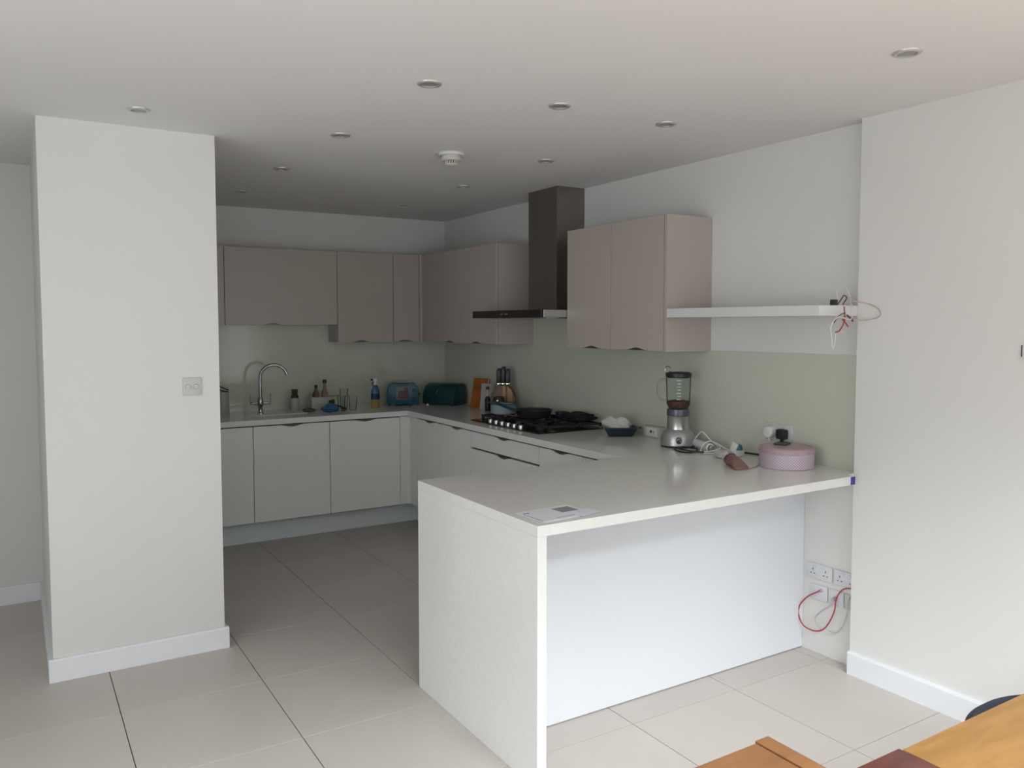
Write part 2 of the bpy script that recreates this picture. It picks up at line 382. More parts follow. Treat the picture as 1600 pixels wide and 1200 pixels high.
for x0, x1, lb in ((-1.75, -1.21, 'base cabinet inside the peninsula beside its white end panel'), (-1.21, -.66, 'base cabinet inside the peninsula nearest the hob wall')):
    t = thing('base_cabinet', lb, 'cabinet', ((x0+x1)/2, -3.5, 0), 0, GRP_B)
    build('carcass', MB().box(x0+.001, x1-.001, -3.75, -3.235, .17, z0-.002), SHADOW, t, smooth=False)
    cabinet_door(t, 'x', x0, x1, .177, .860, -3.214, 'top', LOWER, inward=-1)
tag(build('cabinet_plinth', MB().box(-2.42, -.495, -.475, -.455, 0, .17).box(-.515, -.495, -3.30, -.475, 0, .17).box(-1.75, -.515, -3.30, -3.28, 0, .17), PLINTH, smooth=False), 'pale plinth board under the base cabinets', 'plinth')

# ---------------------------------------------------------------- wall units
ZT, ZB, ZL = 2.151, 1.436, 1.576
GRP_W = 'wall cabinets'
def wall_unit_back(x0, x1, zb, label, hc=None, door=True):
    t = thing('wall_cabinet', label, 'cabinet', ((x0+x1)/2, -.1, zb), 0, GRP_W)
    build('carcass', MB().box(x0+.0005, x1-.0005, -.201, -.0005, zb+.003, ZT), UPPER, t, smooth=False)
    cabinet_door(t, 'x', x0, x1, zb, ZT, -.2209, 'bottom' if door else None, UPPER, hc=hc)
    return t
wall_unit_back(-2.42, -1.931, ZL, 'greige wall cabinet beside the pillar, only a sliver showing')
wall_unit_back(-1.931, -1.068, ZL, 'wide greige lift-up wall cabinet above the sink', hc=-1.575)
wall_unit_back(-1.068, -.590, ZB, 'tall greige wall cabinet right of the wide lift-up cabinet', hc=-.87)
wall_unit_back(-.590, -.356, ZB, 'narrow greige wall cabinet beside the corner on the sink wall', hc=-.485)
tag(build('corner_filler', MB().box(-.354, -.3275, -.2209, -.2, ZB, ZT).box(-.3275, -.30, -.245, -.2209, ZB, ZT), UPPER, smooth=False), 'narrow greige filler strip in the corner between the wall cabinets', 'filler strip')
def wall_unit_hob(y1, y0, doors, label):
    t = thing('wall_cabinet', label, 'cabinet', (-.15, (y0+y1)/2, ZB), 0, GRP_W)
    build('carcass', MB().box(-.3055, -.0005, y0, y1-.0005, ZB+.001, ZT), UPPER, t, smooth=False)
    for a, b_, hc in doors: cabinet_door(t, 'y', b_, a, ZB, ZT, -.3269, 'bottom', UPPER, hc=hc)
    return t
wall_unit_hob(-.247, -1.416, [(-.247, -.83, -.70), (-.83, -1.414, -1.13)], 'greige wall cabinet on the hob wall left of the cooker hood')
t = wall_unit_hob(-2.2666, -3.128, [(-2.2666, -2.69, -2.51), (-2.69, -3.126, -2.91)], 'greige two-door wall cabinet right of the cooker hood')
build('side_panel', MB().box(-.3269, -.0005, -3.150, -3.129, ZB-.003, ZT+.003, .0008), UPPER, t, smooth=False)
t = thing('floating_shelf', 'thick white floating shelf between wall cabinet and right wall', 'shelf', (-.16, -3.6, 1.6145))
build('board', MB().box(-.327, -.0005, -4.079, -3.1505, 1.6145, 1.6604, .0015), mat('shelf_white', (.74, .74, .72), .45), t, smooth=False)

# ---------------------------------------------------------------- glass splashback
tag(build('splashback', MB().box(-2.42, -1.069, -.007, -.0005, H, ZL-.001).box(-1.0685, -.007, -.007, -.0005, H, ZB-.001), GLASSBACK, smooth=False), 'pale green glass splashback behind the sink and tap', 'splashback')
tag(build('splashback', MB().box(-.007, -.0005, -1.4165, -.0075, H, ZB-.001).box(-.007, -.0005, -2.266, -1.4165, H, 1.621).box(-.007, -.0005, -4.0795, -2.266, H, ZB-.001), GLASSBACK, smooth=False), 'long pale green glass splashback behind the hob and blender', 'splashback')

# ---------------------------------------------------------------- cooker hood
hd = thing('cooker_hood', 'dark steel chimney cooker hood with black glass front edge', 'cooker hood', (-.2, -1.846, 1.622))
build('chimney', MB().box(-.2252, -.0075, -2.0134, -1.679, 1.67, ZC-.0005, .001), STEEL, hd, smooth=False)
build('canopy', MB().box(-.500, -.0075, -2.264, -1.4175, 1.622, 1.668, .002), STEELB, hd, smooth=False)
build('front_glass', MB().box(-.520, -.5005, -2.2655, -1.4175, 1.620, 1.669, .002), BLACKGL, hd, smooth=False)
for y in (-1.80, -1.815, -1.85, -1.862, -1.874): build('touch_control', MB().box(-.5212, -.520, y-.003, y+.003, 1.641, 1.648), GREYP, hd, smooth=False)
build('grease_filter', MB().box(-.45, -.06, -1.83, -1.46, 1.616, 1.622).box(-.45, -.06, -2.22, -1.86, 1.616, 1.622), STEELB, hd, smooth=False)

# ---------------------------------------------------------------- sink and tap
sk = thing('sink', 'undermounted steel sink set into the worktop below the tap', 'sink', (-1.58, -.40, H-.19))
g = MB(); a, b_, c, d_ = SX0-.004, SX1+.004, SY0-.004, SY1+.004
zt, zb = z0-.0005, H-.19
g.box(a-.006, a, c-.006, d_+.006, zb, zt).box(b_, b_+.006, c-.006, d_+.006, zb, zt).box(a, b_, c-.006, c, zb, zt).box(a, b_, d_, d_+.006, zb, zt).box(a, b_, c, d_, zb, zb+.006)
build('bowl', g, STEEL, sk, smooth=False)
build('drain', MB().cyl((-1.58, -.40, zb+.006), (-1.58, -.40, zb+.01), .035, n=24, bev=.001), CHROME, sk)
tp = thing('mixer_tap', 'chrome swan-neck mixer tap with two upright lever handles', 'tap', (-1.688, -.235, H))
build('body', MB().lathe([(0, 0), (.026, 0), (.026, .006), (.017, .012), (.014, .035), (.017, .05), (.021, .06), (.021, .105), (.014, .125), (.0, .126)], 24), CHROME, tp, world=False)
R_ = .100; pts = [(0, 0, .12), (0, 0, .18), (0, 0, .25)]
dx, dy = .96, -.28
for k in range(1, 10):
    a = PI*k/9*.93; pts.append((R_*(1-math.cos(a))*dx, R_*(1-math.cos(a))*dy, .265+R_*math.sin(a)))
build('spout', MB().tube(pts, .0115, 16, 5), CHROME, tp, world=False)
for s in (-1, 1):
    a_ = build('arm', MB().cyl((s*.018, s*-.004, .078), (s*.072, s*-.014, .078), .0095, .0085, 16, .001), CHROME, tp, world=False)
    build('lever', MB().tube([(s*.070, s*-.014, .078), (s*.074, s*-.015, .10), (s*.074, s*-.015, .145)], .0038, 10, 3), CHROME, a_, world=False)

# ---------------------------------------------------------------- things on the sink run
def canister(name, label, cat, x, y, r, h, body, lidm=None, lidh=.012):
    t = thing(name, label, cat, (x, y, H))
    build('body', MB().lathe([(0, 0), (r*.95, 0), (r, .004), (r, h-.003), (r*.97, h), (r*.9, h), (r*.9, h-.006), (0, h-.006)], 32), body, t, world=False)
    if lidm: build('lid', MB().lathe([(0, h+lidh), (r*.98, h+lidh), (r*1.02, h+lidh*.5), (r*1.02, h-.002), (r*.9, h-.002)], 32), lidm, t, world=False)
    return t
CREAM = mat('cream_ceramic', (0.50, 0.46, 0.42), 0.4)
DKGREEN = mat('dark_green_plastic', (0.045, 0.06, 0.02), 0.5)
BROWN = mat('brown_plastic', (0.16, 0.085, 0.06), 0.5)
t = canister('storage_canister', 'pale grey canister with a dark lever lid beside the pillar', 'canister', -1.945, -.145, .048, .17, mat('grey_ceramic', (.40, .38, .36), .4))
build('lid', MB().lathe([(0, .004), (.049, .0), (.049, -.006), (.0, -.006)], 28).xform(Matrix.Translation((0, 0, .181)) @ Matrix.Rotation(math.radians(14), 4, 'Y')), BLACK, t, world=False)
build('lever', MB().tube([(-.03, 0, .188), (-.02, 0, .21), (.0, 0, .20), (.045, 0, .178)], .0045, 8), BLACK, t, world=False)
t = canister('soap_dispenser', 'cream pot with dark green pump top right of the tap', 'soap dispenser', -1.395, -.135, .034, .095, CREAM)
build('brush_head', MB().lathe([(0, .088), (.026, .088), (.030, .10), (.026, .118), (.020, .122), (.020, .128), (.024, .134), (.024, .158), (.018, .164), (0, .165)], 24), DKGREEN, t, world=False)
# crate with bottles
t = thing('caddy', 'open clear plastic washing-up caddy behind the blue cloth', 'caddy', (-1.21, -.20, H))
g = MB(); W_, D_, Hh = .085, .05, .10
g.box(-W_, W_, -D_, -D_+.004, 0, Hh).box(-W_, W_, D_-.004, D_, 0, Hh).box(-W_, -W_+.004, -D_+.004, D_-.004, 0, Hh).box(W_-.004, W_, -D_+.004, D_-.004, 0, Hh).box(-W_+.004, W_-.004, -D_+.004, D_-.004, 0, .004)
build('tub', g, mat('milky_plastic', (.50, .49, .44), .35), t, world=False, smooth=False)
g = MB().tube([(-W_, -D_, Hh), (W_, -D_, Hh), (W_, D_, Hh), (-W_, D_, Hh), (-W_, -D_, Hh)], .004, 8, 1)
build('rim', g, CREAM, t, world=False)
def bottle(name, label, x, y, prof, m, capprof, capm, z=H, tilt=0, cat='bottle', rz=0):
    t = thing(name, label, cat, (x, y, z)); t.rotation_euler = (0, tilt, rz)
    build('body', MB().lathe(prof, 24), m, t, world=False); build('cap', MB().lathe(capprof, 20), capm, t, world=False); return t
bottle('bottle', 'brown bottle with black cap standing in the caddy', -1.245, -.20, [(0, 0), (.026, 0), (.028, .01), (.028, .115), (.013, .15), (.011, .165), (0, .165)], BROWN, [(0, .19), (.012, .19), (.013, .165), (.0, .164)], BLACK, z=H+.005)
bottle('bottle', 'pale bottle with dark green round cap, tallest in the caddy', -1.175, -.20, [(0, 0), (.024, 0), (.027, .01), (.027, .12), (.012, .165), (.010, .20), (0, .20)], mat('rosy_plastic', (.27, .19, .15), .5), [(0, .232), (.012, .230), (.018, .218), (.016, .202), (.0, .198)], DKGREEN, z=H+.005)
tag(build('wooden_spoon_rest', MB().box(-.075, .085, -.014, .014, 0, .006, .002).xform(Matrix.Translation((-1.14, -.256, H+.107)) @ Matrix.Rotation(math.radians(4), 4, 'Y')), wood('pale_wood', (.33, .25, .18), (.45, .35, .26)), smooth=False), 'pale wooden slat lying across the caddy front rim', 'slat')
def crumple(seed, rx, ry, h, n=22):
    rnd = random.Random(seed); g = MB(); t = bmesh.new(); bmesh.ops.create_icosphere(t, subdivisions=4, radius=1)
    ph = [(rnd.uniform(2, 7), rnd.uniform(2, 7), rnd.uniform(2, 7), rnd.uniform(0, 6), rnd.uniform(.04, .12)) for _ in range(9)]
    for v in t.verts:
        k = 1+sum(a*math.sin(p*v.co.x+q*v.co.y+s*v.co.z+o) for p, q, s, o, a in ph)
        v.co = Vector((v.co.x*rx*k, v.co.y*ry*k, max(0, (v.co.z*.5+.42)*h*k)))
    g._merge(t); return g
tag(build('dish_cloth', crumple(3, .062, .045, .05).xform(Matrix.Translation((-1.20, -.41, H))), mat('blue_cloth', (.05, .15, .27), .9, noise=.3, nscale=40)), 'crumpled blue dish cloth on the worktop by the glasses', 'cloth')
tag(build('scourer', crumple(8, .048, .03, .026).xform(Matrix.Translation((-1.335, -.30, H))), mat('khaki_sponge', (.13, .11, .075), .95, noise=.3, nscale=60)), 'flat brown scourer beside the blue cloth', 'scourer')
t = thing('sieve', 'small dark green leafy brush lying behind the blue cloth', 'brush', (-1.10, -.30, H))
build('handle', MB().tube([(.05, .0, .012), (.0, 0, .03), (-.045, .02, .052)], .006, 8), DKGREEN, t, world=False)
build('bristles', crumple(5, .022, .02, .035).xform(Matrix.Translation((-.045, .02, .040))), DKGREEN, t, world=False)
build('foot', MB().box(.025, .065, -.015, .015, 0, .014, .004), DKGREEN, t, world=False)
t.name = 'washing_brush'
def tumbler(label, x, y, r0, r1, h, nm='drinking_glass'):
    o = build(nm, MB().lathe([(0, .0005), (r0, .0005), (r0+.001, .004), (r1, h)], 28), GLASS)
    o.location = (x, y, H); return tag(o, label, 'glass', 'clear glasses by the sink')
tumbler('tall clear glass, left of the glasses at the front', -1.105, -.385, .024, .032, .125)
tumbler('tall clear glass, behind the others', -1.035, -.25, .025, .034, .165)
tumbler('clear glass, right of the glasses near the spray bottle', -1.005, -.37, .025, .035, .12)
# spray bottle
t = thing('spray_bottle', 'blue and yellow spray cleaner bottle with black and white trigger', 'spray bottle', (-.80, -.33, H))
build('bottle', MB().lathe([(0, .085), (.034, .085), (.036, .10), (.034, .14), (.020, .175), (.011, .188), (0, .188)], 24, sx=1, sy=.65), mat('clear_blue_plastic', (.03, .15, .27), .25), t, world=False)
build('base', MB().lathe([(0, 0), (.034, 0), (.036, .006), (.035, .06), (.036, .085), (.0, .085)], 24, sx=1, sy=.65), mat('yellow_label', (.36, .24, .05), .5), t, world=False)
build('label', MB().lathe([(.0365, .07), (.0375, .09), (.0365, .118)], 24, sx=1, sy=.66), mat('navy_label', (.012, .03, .09), .5), t, world=False)
build('neck', MB().cyl((0, 0, .186), (0, 0, .215), .012, .010, 16).box(-.022, .014, -.009, .009, .213, .238, .004), WHITEP, t, world=False)
build('trigger', MB().tube([(-.014, 0, .215), (-.026, 0, .20), (-.024, 0, .178)], .004, 8).cyl((-.022, 0, .226), (-.040, 0, .229), .008, .006, 12), BLACK, t, world=False)

# toaster
def rbox_profile(hw, h, r, n=6):
    p = [(-hw, 0), (hw, 0)]
    for k in range(n+1): a = PI/2*k/n; p.append((hw-r+r*math.cos(a), h-r+r*math.sin(a)))
    for k in range(n+1): a = PI/2+PI/2*k/n; p.append((-hw+r+r*math.cos(a), h-r+r*math.sin(a)))
    return p
t = thing('toaster', 'bright blue rounded toaster with a red and white sticker on its end', 'toaster', (-.515, -.225, H), math.radians(-22))
build('body', MB().prism([(a, z+.012) for a, z in rbox_profile(.128, .175, .062)], -.082, .082, FX, .006), BLUE, t, world=False)
build('slot_plate', MB().box(-.085, .085, -.052, .052, .186, .190, .001), BLACK, t, world=False)
g = MB()
for s in (-1, 1): g.box(-.075, .075, s*.026-.012, s*.026+.012, .190, .1915)
build('slots', g, STEEL, t, world=False, smooth=False)
st = build('sticker', MB().box(-.055, .045, -.0835, -.082, .055, .155), mat('grey_sticker', (.17, .165, .17), .5), t, world=False, smooth=False)
build('red_print', MB().box(.012, .043, -.0842, -.0835, .060, .152).box(-.045, .012, -.0842, -.0835, .060, .082), mat('red_print', (.12, .008, .02), .5), st, world=False, smooth=False)
build('photo_print', MB().box(-.038, .012, -.0842, -.0835, .083, .125), BLACK, st, world=False, smooth=False)
for zz in (.13, .055):
    build('knob', MB().cyl((.088, -.082, zz), (.088, -.095, zz), .014, .012, 20, .001), BLACK, t, world=False)
build('lever', MB().box(.126, .146, -.022, .022, .085, .10, .003), BLACK, t, world=False)
for s_ in (-.11, .07): build('foot', MB().box(s_, s_+.04, -.07, .07, 0, .0125), BLACK, t, world=False, smooth=False)
# bread bin
t = thing('bread_bin', 'dark teal rounded bread bin in the corner beside the toaster', 'bread bin', (-.195, -.36, H), math.radians(-62))
prof = [(-.095, .008), (.10, .008), (.10, .13), (.092, .155), (.07, .172), (.03, .178), (-.02, .172), (-.06, .15), (-.085, .115), (-.095, .07)]
build('body', MB().prism(prof, -.155, .155, FY, .005), TEAL, t, world=False)
build('handle', MB().tube([(-.0, -.093, .095), (-.0, -.108, .10), (.0, -.108, .12), (-.0, -.088, .128)], .004, 8), CHROME, t, world=False)
for s_ in (-.14, .11): build('foot', MB().box(s_, s_+.03, -.08, .08, 0, .009), BLACK, t, world=False, smooth=False)
tag(build('bottle_cap', MB().lathe([(0, .012), (.009, .012), (.011, 0), (0, 0)], 16).xform(Matrix.Translation((-.345, -.345, H))), WHITEP), 'tiny white cap lying in front of the bread bin', 'bottle cap')

# books / boards leaning on the hob wall
ORANGE = mat('orange_cover', (.47, .135, .02), .55, noise=.35, nscale=9)
def leaning(name, label, cat, y0, y1, h, th, m, xb, lean, rz):
    t = thing(name, label, cat, (xb, (y0+y1)/2, H)); t.rotation_euler = (0, lean, rz)
    hw = (y1-y0)/2
    build('cover', MB().box(-th/2, -th/2+.002, -hw, hw, 0, h).box(th/2-.002, th/2, -hw, hw, 0, h).box(-th/2+.002, th/2-.002, hw-.002, hw, 0, h), m, t, world=False, smooth=False)
    build('pages', MB().box(-th/2+.002, th/2-.002, -hw+.003, hw-.002, .003, h-.003), PAPER, t, world=False, smooth=False)
    return t
PAPER = mat('paper', (.66, .66, .64), .8)
leaning('cookbook', 'orange cookbook leaning on the hob wall beside the bread bin', 'book', -.815, -.655, .235, .024, ORANGE, -.090, math.radians(12), math.radians(14))
leaning('recipe_book', 'white book leaning on the hob wall right of the orange cookbook', 'book', -.955, -.845, .205, .014, mat('white_cover', (.46, .45, .43), .6, noise=.1), -.105, math.radians(12), math.radians(38))
bottle('oil_bottle', 'slim dark bottle with pale neck and black cap before the white book', -.150, -.995, [(0, 0), (.020, 0), (.022, .004), (.022, .095), (.012, .115)], BLACK, [(0, .19), (.013, .19), (.014, .168), (.009, .166), (0, .165)], BLACK)
o = build('neck', MB().lathe([(.012, .113), (.009, .135), (.009, .168)], 20), CREAM, C.objects['oil_bottle'], world=False)
# knife block made of striped wood
t = thing('knife_block', 'striped wooden knife block with black-handled knives behind the pans', 'knife block', (-.135, -1.205, H), math.radians(50))
KW = wood('walnut_block', (.15, .075, .035), (.24, .125, .06), .45, 3, (8, 8, 1))
KL = wood('beech_strip', (.36, .20, .10), (.45, .27, .14), .45, 3, (8, 8, 1))
sh = lambda y0, y1, h0, h1: [(y0, 0), (y1, 0), (y1, h1), (y0, h0)]
prof = [(-.088, 0), (.088, 0), (.088, .13), (.066, .185), (.035, .215), (-.030, .215), (-.066, .185), (-.088, .13)]
build('body', MB().prism(prof, -.045, .045, FY, .004), KW, t, world=False)
build('strip', MB().prism([(-.072, .002), (-.034, .002), (-.034, .208), (-.066, .180), (-.072, .165)], -.047, -.0435, FY), KL, t, world=False, smooth=False)
build('strip', MB().prism([(-.020, .002), (.000, .002), (.000, .212), (-.020, .212)], -.047, -.0435, FY), KL, t, world=False, smooth=False)
for i_, (yy, xx, hh) in enumerate(((-.032, -.018, .11), (-.032, .018, .12), (.002, -.018, .13), (.002, .018, .138), (.035, -.018, .115), (.035, .018, .125))):
    k_ = build('knife', MB().box(xx-.011, xx+.011, yy-.0155, yy+.0155, .232, .215+hh, .005), BLACK, t, world=False)
    build('bolster', MB().box(xx-.008, xx+.008, yy-.014, yy+.014, .2155, .232, .002), CHROME, k_, world=False)

# ---------------------------------------------------------------- hob
hb = thing('gas_hob', 'black glass gas hob with cast iron pan supports', 'hob', (-.305, -1.87, H))
build('glass_plate', MB().box(-.555, -.05, -2.29, -1.45, H, H+.008, .002), BLACKGL, hb, smooth=False)
for cx, cy, r in ((-.18, -1.60, .045), (-.42, -1.60, .032), (-.18, -1.87, .035), (-.20, -2.13, .06), (-.43, -2.13, .03)):
    build('burner', MB().lathe([(0, .026), (r*.8, .026), (r*.85, .018), (r, .016), (r*1.1, .0)], 28, c=(cx, cy, H+.008)), IRON, hb)
zs = H+.04
for y0, y1 in ((-1.735, -1.475), (-2.005, -1.745), (-2.275, -2.015)):
    g = MB(); x0, x1 = -.47 if y0 != -2.005 else -.40, -.065; q = .006
    for yy in (y0, y1): g.box(x0, x1, yy-q, yy+q, zs-.012, zs, .002)
    for xx in (x0, x1): g.box(xx-q, xx+q, y0, y1, zs-.012, zs, .002)
    for xx in (x0+.09, (x0+x1)/2, x1-.09): g.box(xx-q*.8, xx+q*.8, y0, y0+.085, zs-.012, zs+.004, .002).box(xx-q*.8, xx+q*.8, y1-.085, y1, zs-.012, zs+.004, .002)
    for xx in (x0+.05, x1-.05): g.box(xx-.03, xx+.03, (y0+y1)/2-q, (y0+y1)/2+q, zs-.012, zs+.004, .002)
    for xx in (x0, x1):
        for yy in (y0, y1): g.box(xx-.008, xx+.008, yy-.008, yy+.008, H+.008, zs)
    build('pan_support', g, IRON, hb, smooth=False)
for k in range(6):
    yy = -1.655-.075*k
    build('knob', MB().lathe([(.019, 0), (.019, .014), (.017, .020), (0, .020)], 20, c=(-.515, yy, H+.008)), STEELB, hb)
tag(build('oven_glove', crumple(21, .060, .105, .055).xform(Matrix.Translation((-.125, -2.13, zs+.0045)) @ Matrix.Rotation(math.radians(18), 4, 'Z')), mat('black_fabric', (.014, .013, .012), .95, noise=.2, nscale=40)), 'crumpled black oven glove on the right burner of the hob', 'oven glove')
# saucepan and frying pan
t = thing('saucepan', 'pale blue enamel saucepan on the far left burner', 'saucepan', (-.345, -1.545, zs+.0045))
PB = mat('pale_blue_enamel', (.30, .37, .385), .3)
build('body', MB().lathe([(0, 0), (.080, 0), (.088, .008), (.090, .066), (.092, .070), (.087, .070), (.085, .010), (0, .006)], 36), PB, t, world=False)
build('rim', MB().lathe([(.0895, .067), (.094, .069), (.094, .073), (.0865, .073), (.0865, .069)], 36), TEAL, t, world=False)
build('handle', MB().box(-.012, .012, .085, .20, .055, .066, .004), TEAL, t, world=False)
t = thing('frying_pan', 'black frying pan with dark teal handle beside the saucepan', 'frying pan', (-.285, -1.835, zs+.0045))
build('body', MB().lathe([(0, 0), (.098, 0), (.108, .006), (.125, .052), (.128, .053), (.121, .053), (.102, .008), (0, .005)], 40), BLACK, t, world=False)
build('handle', MB().tube([(-.105, .055, .045), (-.13, .10, .060), (-.15, .20, .080), (-.145, .29, .088)], .010, 10), mat('dark_teal_handle', (.008, .05, .055), .35), t, world=False)
t = thing('milk_pan', 'small black pot on the hob right of the frying pan', 'pot', (-.135, -1.945, zs+.0045))
build('body', MB().lathe([(0, 0), (.036, 0), (.040, .006), (.040, .040), (.036, .040), (.035, .008), (0, .006)], 28), BLACK, t, world=False)
build('handle', MB().tube([(.0, -.04, .034), (.0, -.065, .040), (0, -.085, .042)], .005, 8), BLACK, t, world=False)
t = thing('coffee_pot', 'small black pot with a chrome knob in front of the knife block', 'pot', (-.24, -1.305, H))
build('body', MB().lathe([(0, 0), (.040, 0), (.045, .01), (.045, .115), (.038, .138), (0, .145)], 28), BLACK, t, world=False)
build('knob', MB().cyl((-.027, -.034, .112), (-.037, -.046, .112), .010, .009, 20, .001), CHROME, t, world=False)

# ---------------------------------------------------------------- right-hand counter
t = thing('baking_dish', 'small navy baking dish holding a white crumpled bag', 'dish', (-.165, -2.585, H), math.radians(-33))
DK = mat('navy_enamel', (.016, .03, .042), .3)
g = bmesh.new(); rings = []
for (hw, hd_, z) in ((.0, .0, .0), (.068, .045, 0), (.098, .068, .052), (.104, .073, .053), (.104, .073, .056), (.094, .064, .056), (.066, .043, .005), (0, 0, .005)):
    rings.append([g.verts.new((sx*hw, sy*hd_, z)) for sx, sy in ((-1, -1), (1, -1), (1, 1), (-1, 1))])
for a, b_ in zip(rings, rings[1:]):
    for k in range(4):
        g.faces.new((a[k], a[(k+1) % 4], b_[(k+1) % 4], b_[k]))
bmesh.ops.remove_doubles(g, verts=g.verts[:], dist=1e-6); bmesh.ops.recalc_face_normals(g, faces=g.faces[:])
build('dish_body', MB()._merge(g), DK, t, world=False, smooth=False)
for s in (-1, 1): build('handle', MB().box(s*.114-.014, s*.114+.014, -.025, .025, .047, .054, .003), DK, t, world=False)
tag(build('paper_bag', crumple(12, .075, .048, .105).xform(Matrix.Translation((-.172, -2.575, H+.012)) @ Matrix.Rotation(math.radians(-33), 4, 'Z')), mat('white_bag', (.60, .58, .55), .7, noise=.06)), 'crumpled off-white bag sitting in the navy dish', 'bag')

def socket_x(name, label, y0, y1, z0_, z1_, m, gang=2, x=-.0075):
    """wall plate on a wall that faces -x"""
    t = thing(name, label, 'socket', (x, (y0+y1)/2, z0_), 0, 'wall sockets')
    build('plate', MB().box(x-.009, x, y0, y1, z0_, z1_, .002), m, t)
    n = gang; wd = (y1-y0)/max(n, 1); h = z1_-z0_
    for k in range(n):
        c = y0+wd*(k+.5); zc_ = z0_+h*.42
        g = MB().box(x-.0096, x-.009, c-.002, c+.002, zc_+.008, zc_+.018)
        g.box(x-.0096, x-.009, c-.013, c-.006, zc_-.009, zc_-.005).box(x-.0096, x-.009, c+.006, c+.013, zc_-.009, zc_-.005)
        build('pin_holes', g, BLACK, t, smooth=False)
        build('rocker_switch', MB().box(x-.0115, x-.009, c+.012*(1 if k == 0 else -1)*(1 if n > 1 else 0)-.006, c+.012*(1 if k == 0 else -1)*(1 if n > 1 else 0)+.006, z0_+h*.74, z0_+h*.90, .001), m, t)
    return t
GP = mat('grey_white_plate', (.60, .58, .53), .4)
t = thing('extension_block', 'white twin socket block on the worktop against the splashback', 'socket', (-.045, -2.745, H), 0)
build('body', MB().box(-.058, -.0075, -2.815, -2.675, H, H+.066, .006), GP, t)
build('socket_face', MB().box(-.060, -.058, -2.795, -2.700, H+.008, H+.058, .001), WHITEP, t)
build('pin_holes', MB().cyl((-.060, -2.742, H+.036), (-.0615, -2.742, H+.036), .0085, n=16).box(-.0612, -.060, -2.768, -2.764, H+.03, H+.04), BLACK, t)

# blender
bx, by = -.165, -3.075
t = thing('blender', 'silver jug blender with glass jar and black lid on the counter', 'blender', (bx, by, H), math.radians(-40))
SILV = mat('silver_paint', (.42, .42, .42), .3, .6)
build('base', MB().lathe([(0, .004), (.088, .004), (.094, .012), (.092, .05), (.082, .082), (.062, .100), (.0, .100)], 40, sx=1.0, sy=.85), SILV, t, world=False)
build('foot_ring', MB().lathe([(0, 0), (.090, 0), (.092, .008), (.0, .012)], 40, sx=1.0, sy=.85), BLACK, t, world=False)
build('motor_collar', MB().lathe([(.060, .098), (.057, .165), (.060, .170), (0, .170)], 40), STEELB, t, world=False)
build('jar_collar', MB().lathe([(0, .171), (.0605, .171), (.061, .176), (.060, .205), (.056, .209), (0, .209)], 40), mat('slate_collar', (.12, .12, .145), .3, .4), t, world=False)
build('control_knob', MB().cyl((0, -.072, .045), (0, -.093, .040), .018, .016, 24, .001), CHROME, t, world=False)
j = build('jar', MB().lathe([(.050, .210), (.062, .235), (.067, .384)], 40), glassy('jar_glass', (.88, .90, .89), .03), t, world=False)
g = MB()
for k in range(7): g.box(-.009 if k % 2 else -.014, .009 if k % 2 else .010, -.0690, -.0685, .262+.017*k, .265+.017*k)
build('measuring_scale', g, WHITEP, j, world=False, smooth=False)
build('jar_handle', MB().tube([(-.064, 0, .362), (-.085, 0, .366), (-.105, 0, .345), (-.108, 0, .30), (-.095, 0, .262), (-.066, 0, .250)], .007, 10), GLASS, j, world=False)
build('contents', MB().lathe([(0, .213), (.047, .213), (.058, .238), (.059, .250), (.03, .256), (0, .246)], 32), mat('red_fruit_pulp', (.11, .042, .036), .6, noise=.5, nscale=45), t, world=False)
build('lid', MB().lathe([(0, .408), (.060, .408), (.070, .402), (.070, .386), (.062, .384), (.062, .378), (0, .378)], 40), BLACK, t, world=False)
build('lid_ring', MB().tube([(-.058+.015*math.cos(2*PI*k/12), 0, .424+.015*math.sin(2*PI*k/12)) for k in range(13)], .0035, 8, 2), CHROME, t, world=False)
# black cable of the blender
tag(build('blender_cable', MB().tube([(-.225, -3.11, H+.006), (-.265, -3.155, H+.005), (-.305, -3.245, H+.005), (-.26, -3.285, H+.005), (-.17, -3.225, H+.006), (-.21, -3.16, H+.012), (-.275, -3.205, H+.012), (-.235, -3.30, H+.006), (-.17, -3.33, H+.006)], .0042, 8), BLACK), 'coil of black cable in front of the blender', 'cable')
# white stick blender lying down with its cable
t = thing('stick_blender', 'white hand blender lying on its side beside the jug blender', 'hand blender', (-.125, -3.24, H+.024))
A_, B_ = Vector((.012, .085, .004)), Vector((-.050, -.085, 0))
build('body', MB().cyl(A_, B_, .022, .0235, 24, .004), WHITEP, t, world=False)
dn = (B_-A_).normalized()
build('seam_ring', MB().cyl(B_-dn*.018, B_-dn*.012, .0242, n=24), GREYP, t, world=False)
build('nozzle', MB().cyl(B_, B_+dn*.018, .019, .015, 20, .002), STEELB, t, world=False)
tag(build('white_flex', MB().tube([(-.122, -3.155, H+.044), (-.115, -3.19, H+.085), (-.11, -3.21, H+.088), (-.105, -3.26, H+.05), (-.105, -3.305, H+.03), (-.13, -3.35, H+.025), (-.185, -3.345, H+.012), (-.215, -3.31, H+.007), (-.205, -3.285, H+.005), (-.19, -3.30, H+.05), (-.15, -3.32, H+.055), (-.09, -3.34, H+.02), (-.09, -3.38, H+.006), (-.16, -3.375, H+.005), (-.24, -3.34, H+.005)], .0034, 8), WHITEP), 'white flex looped around the hand blender', 'cable')
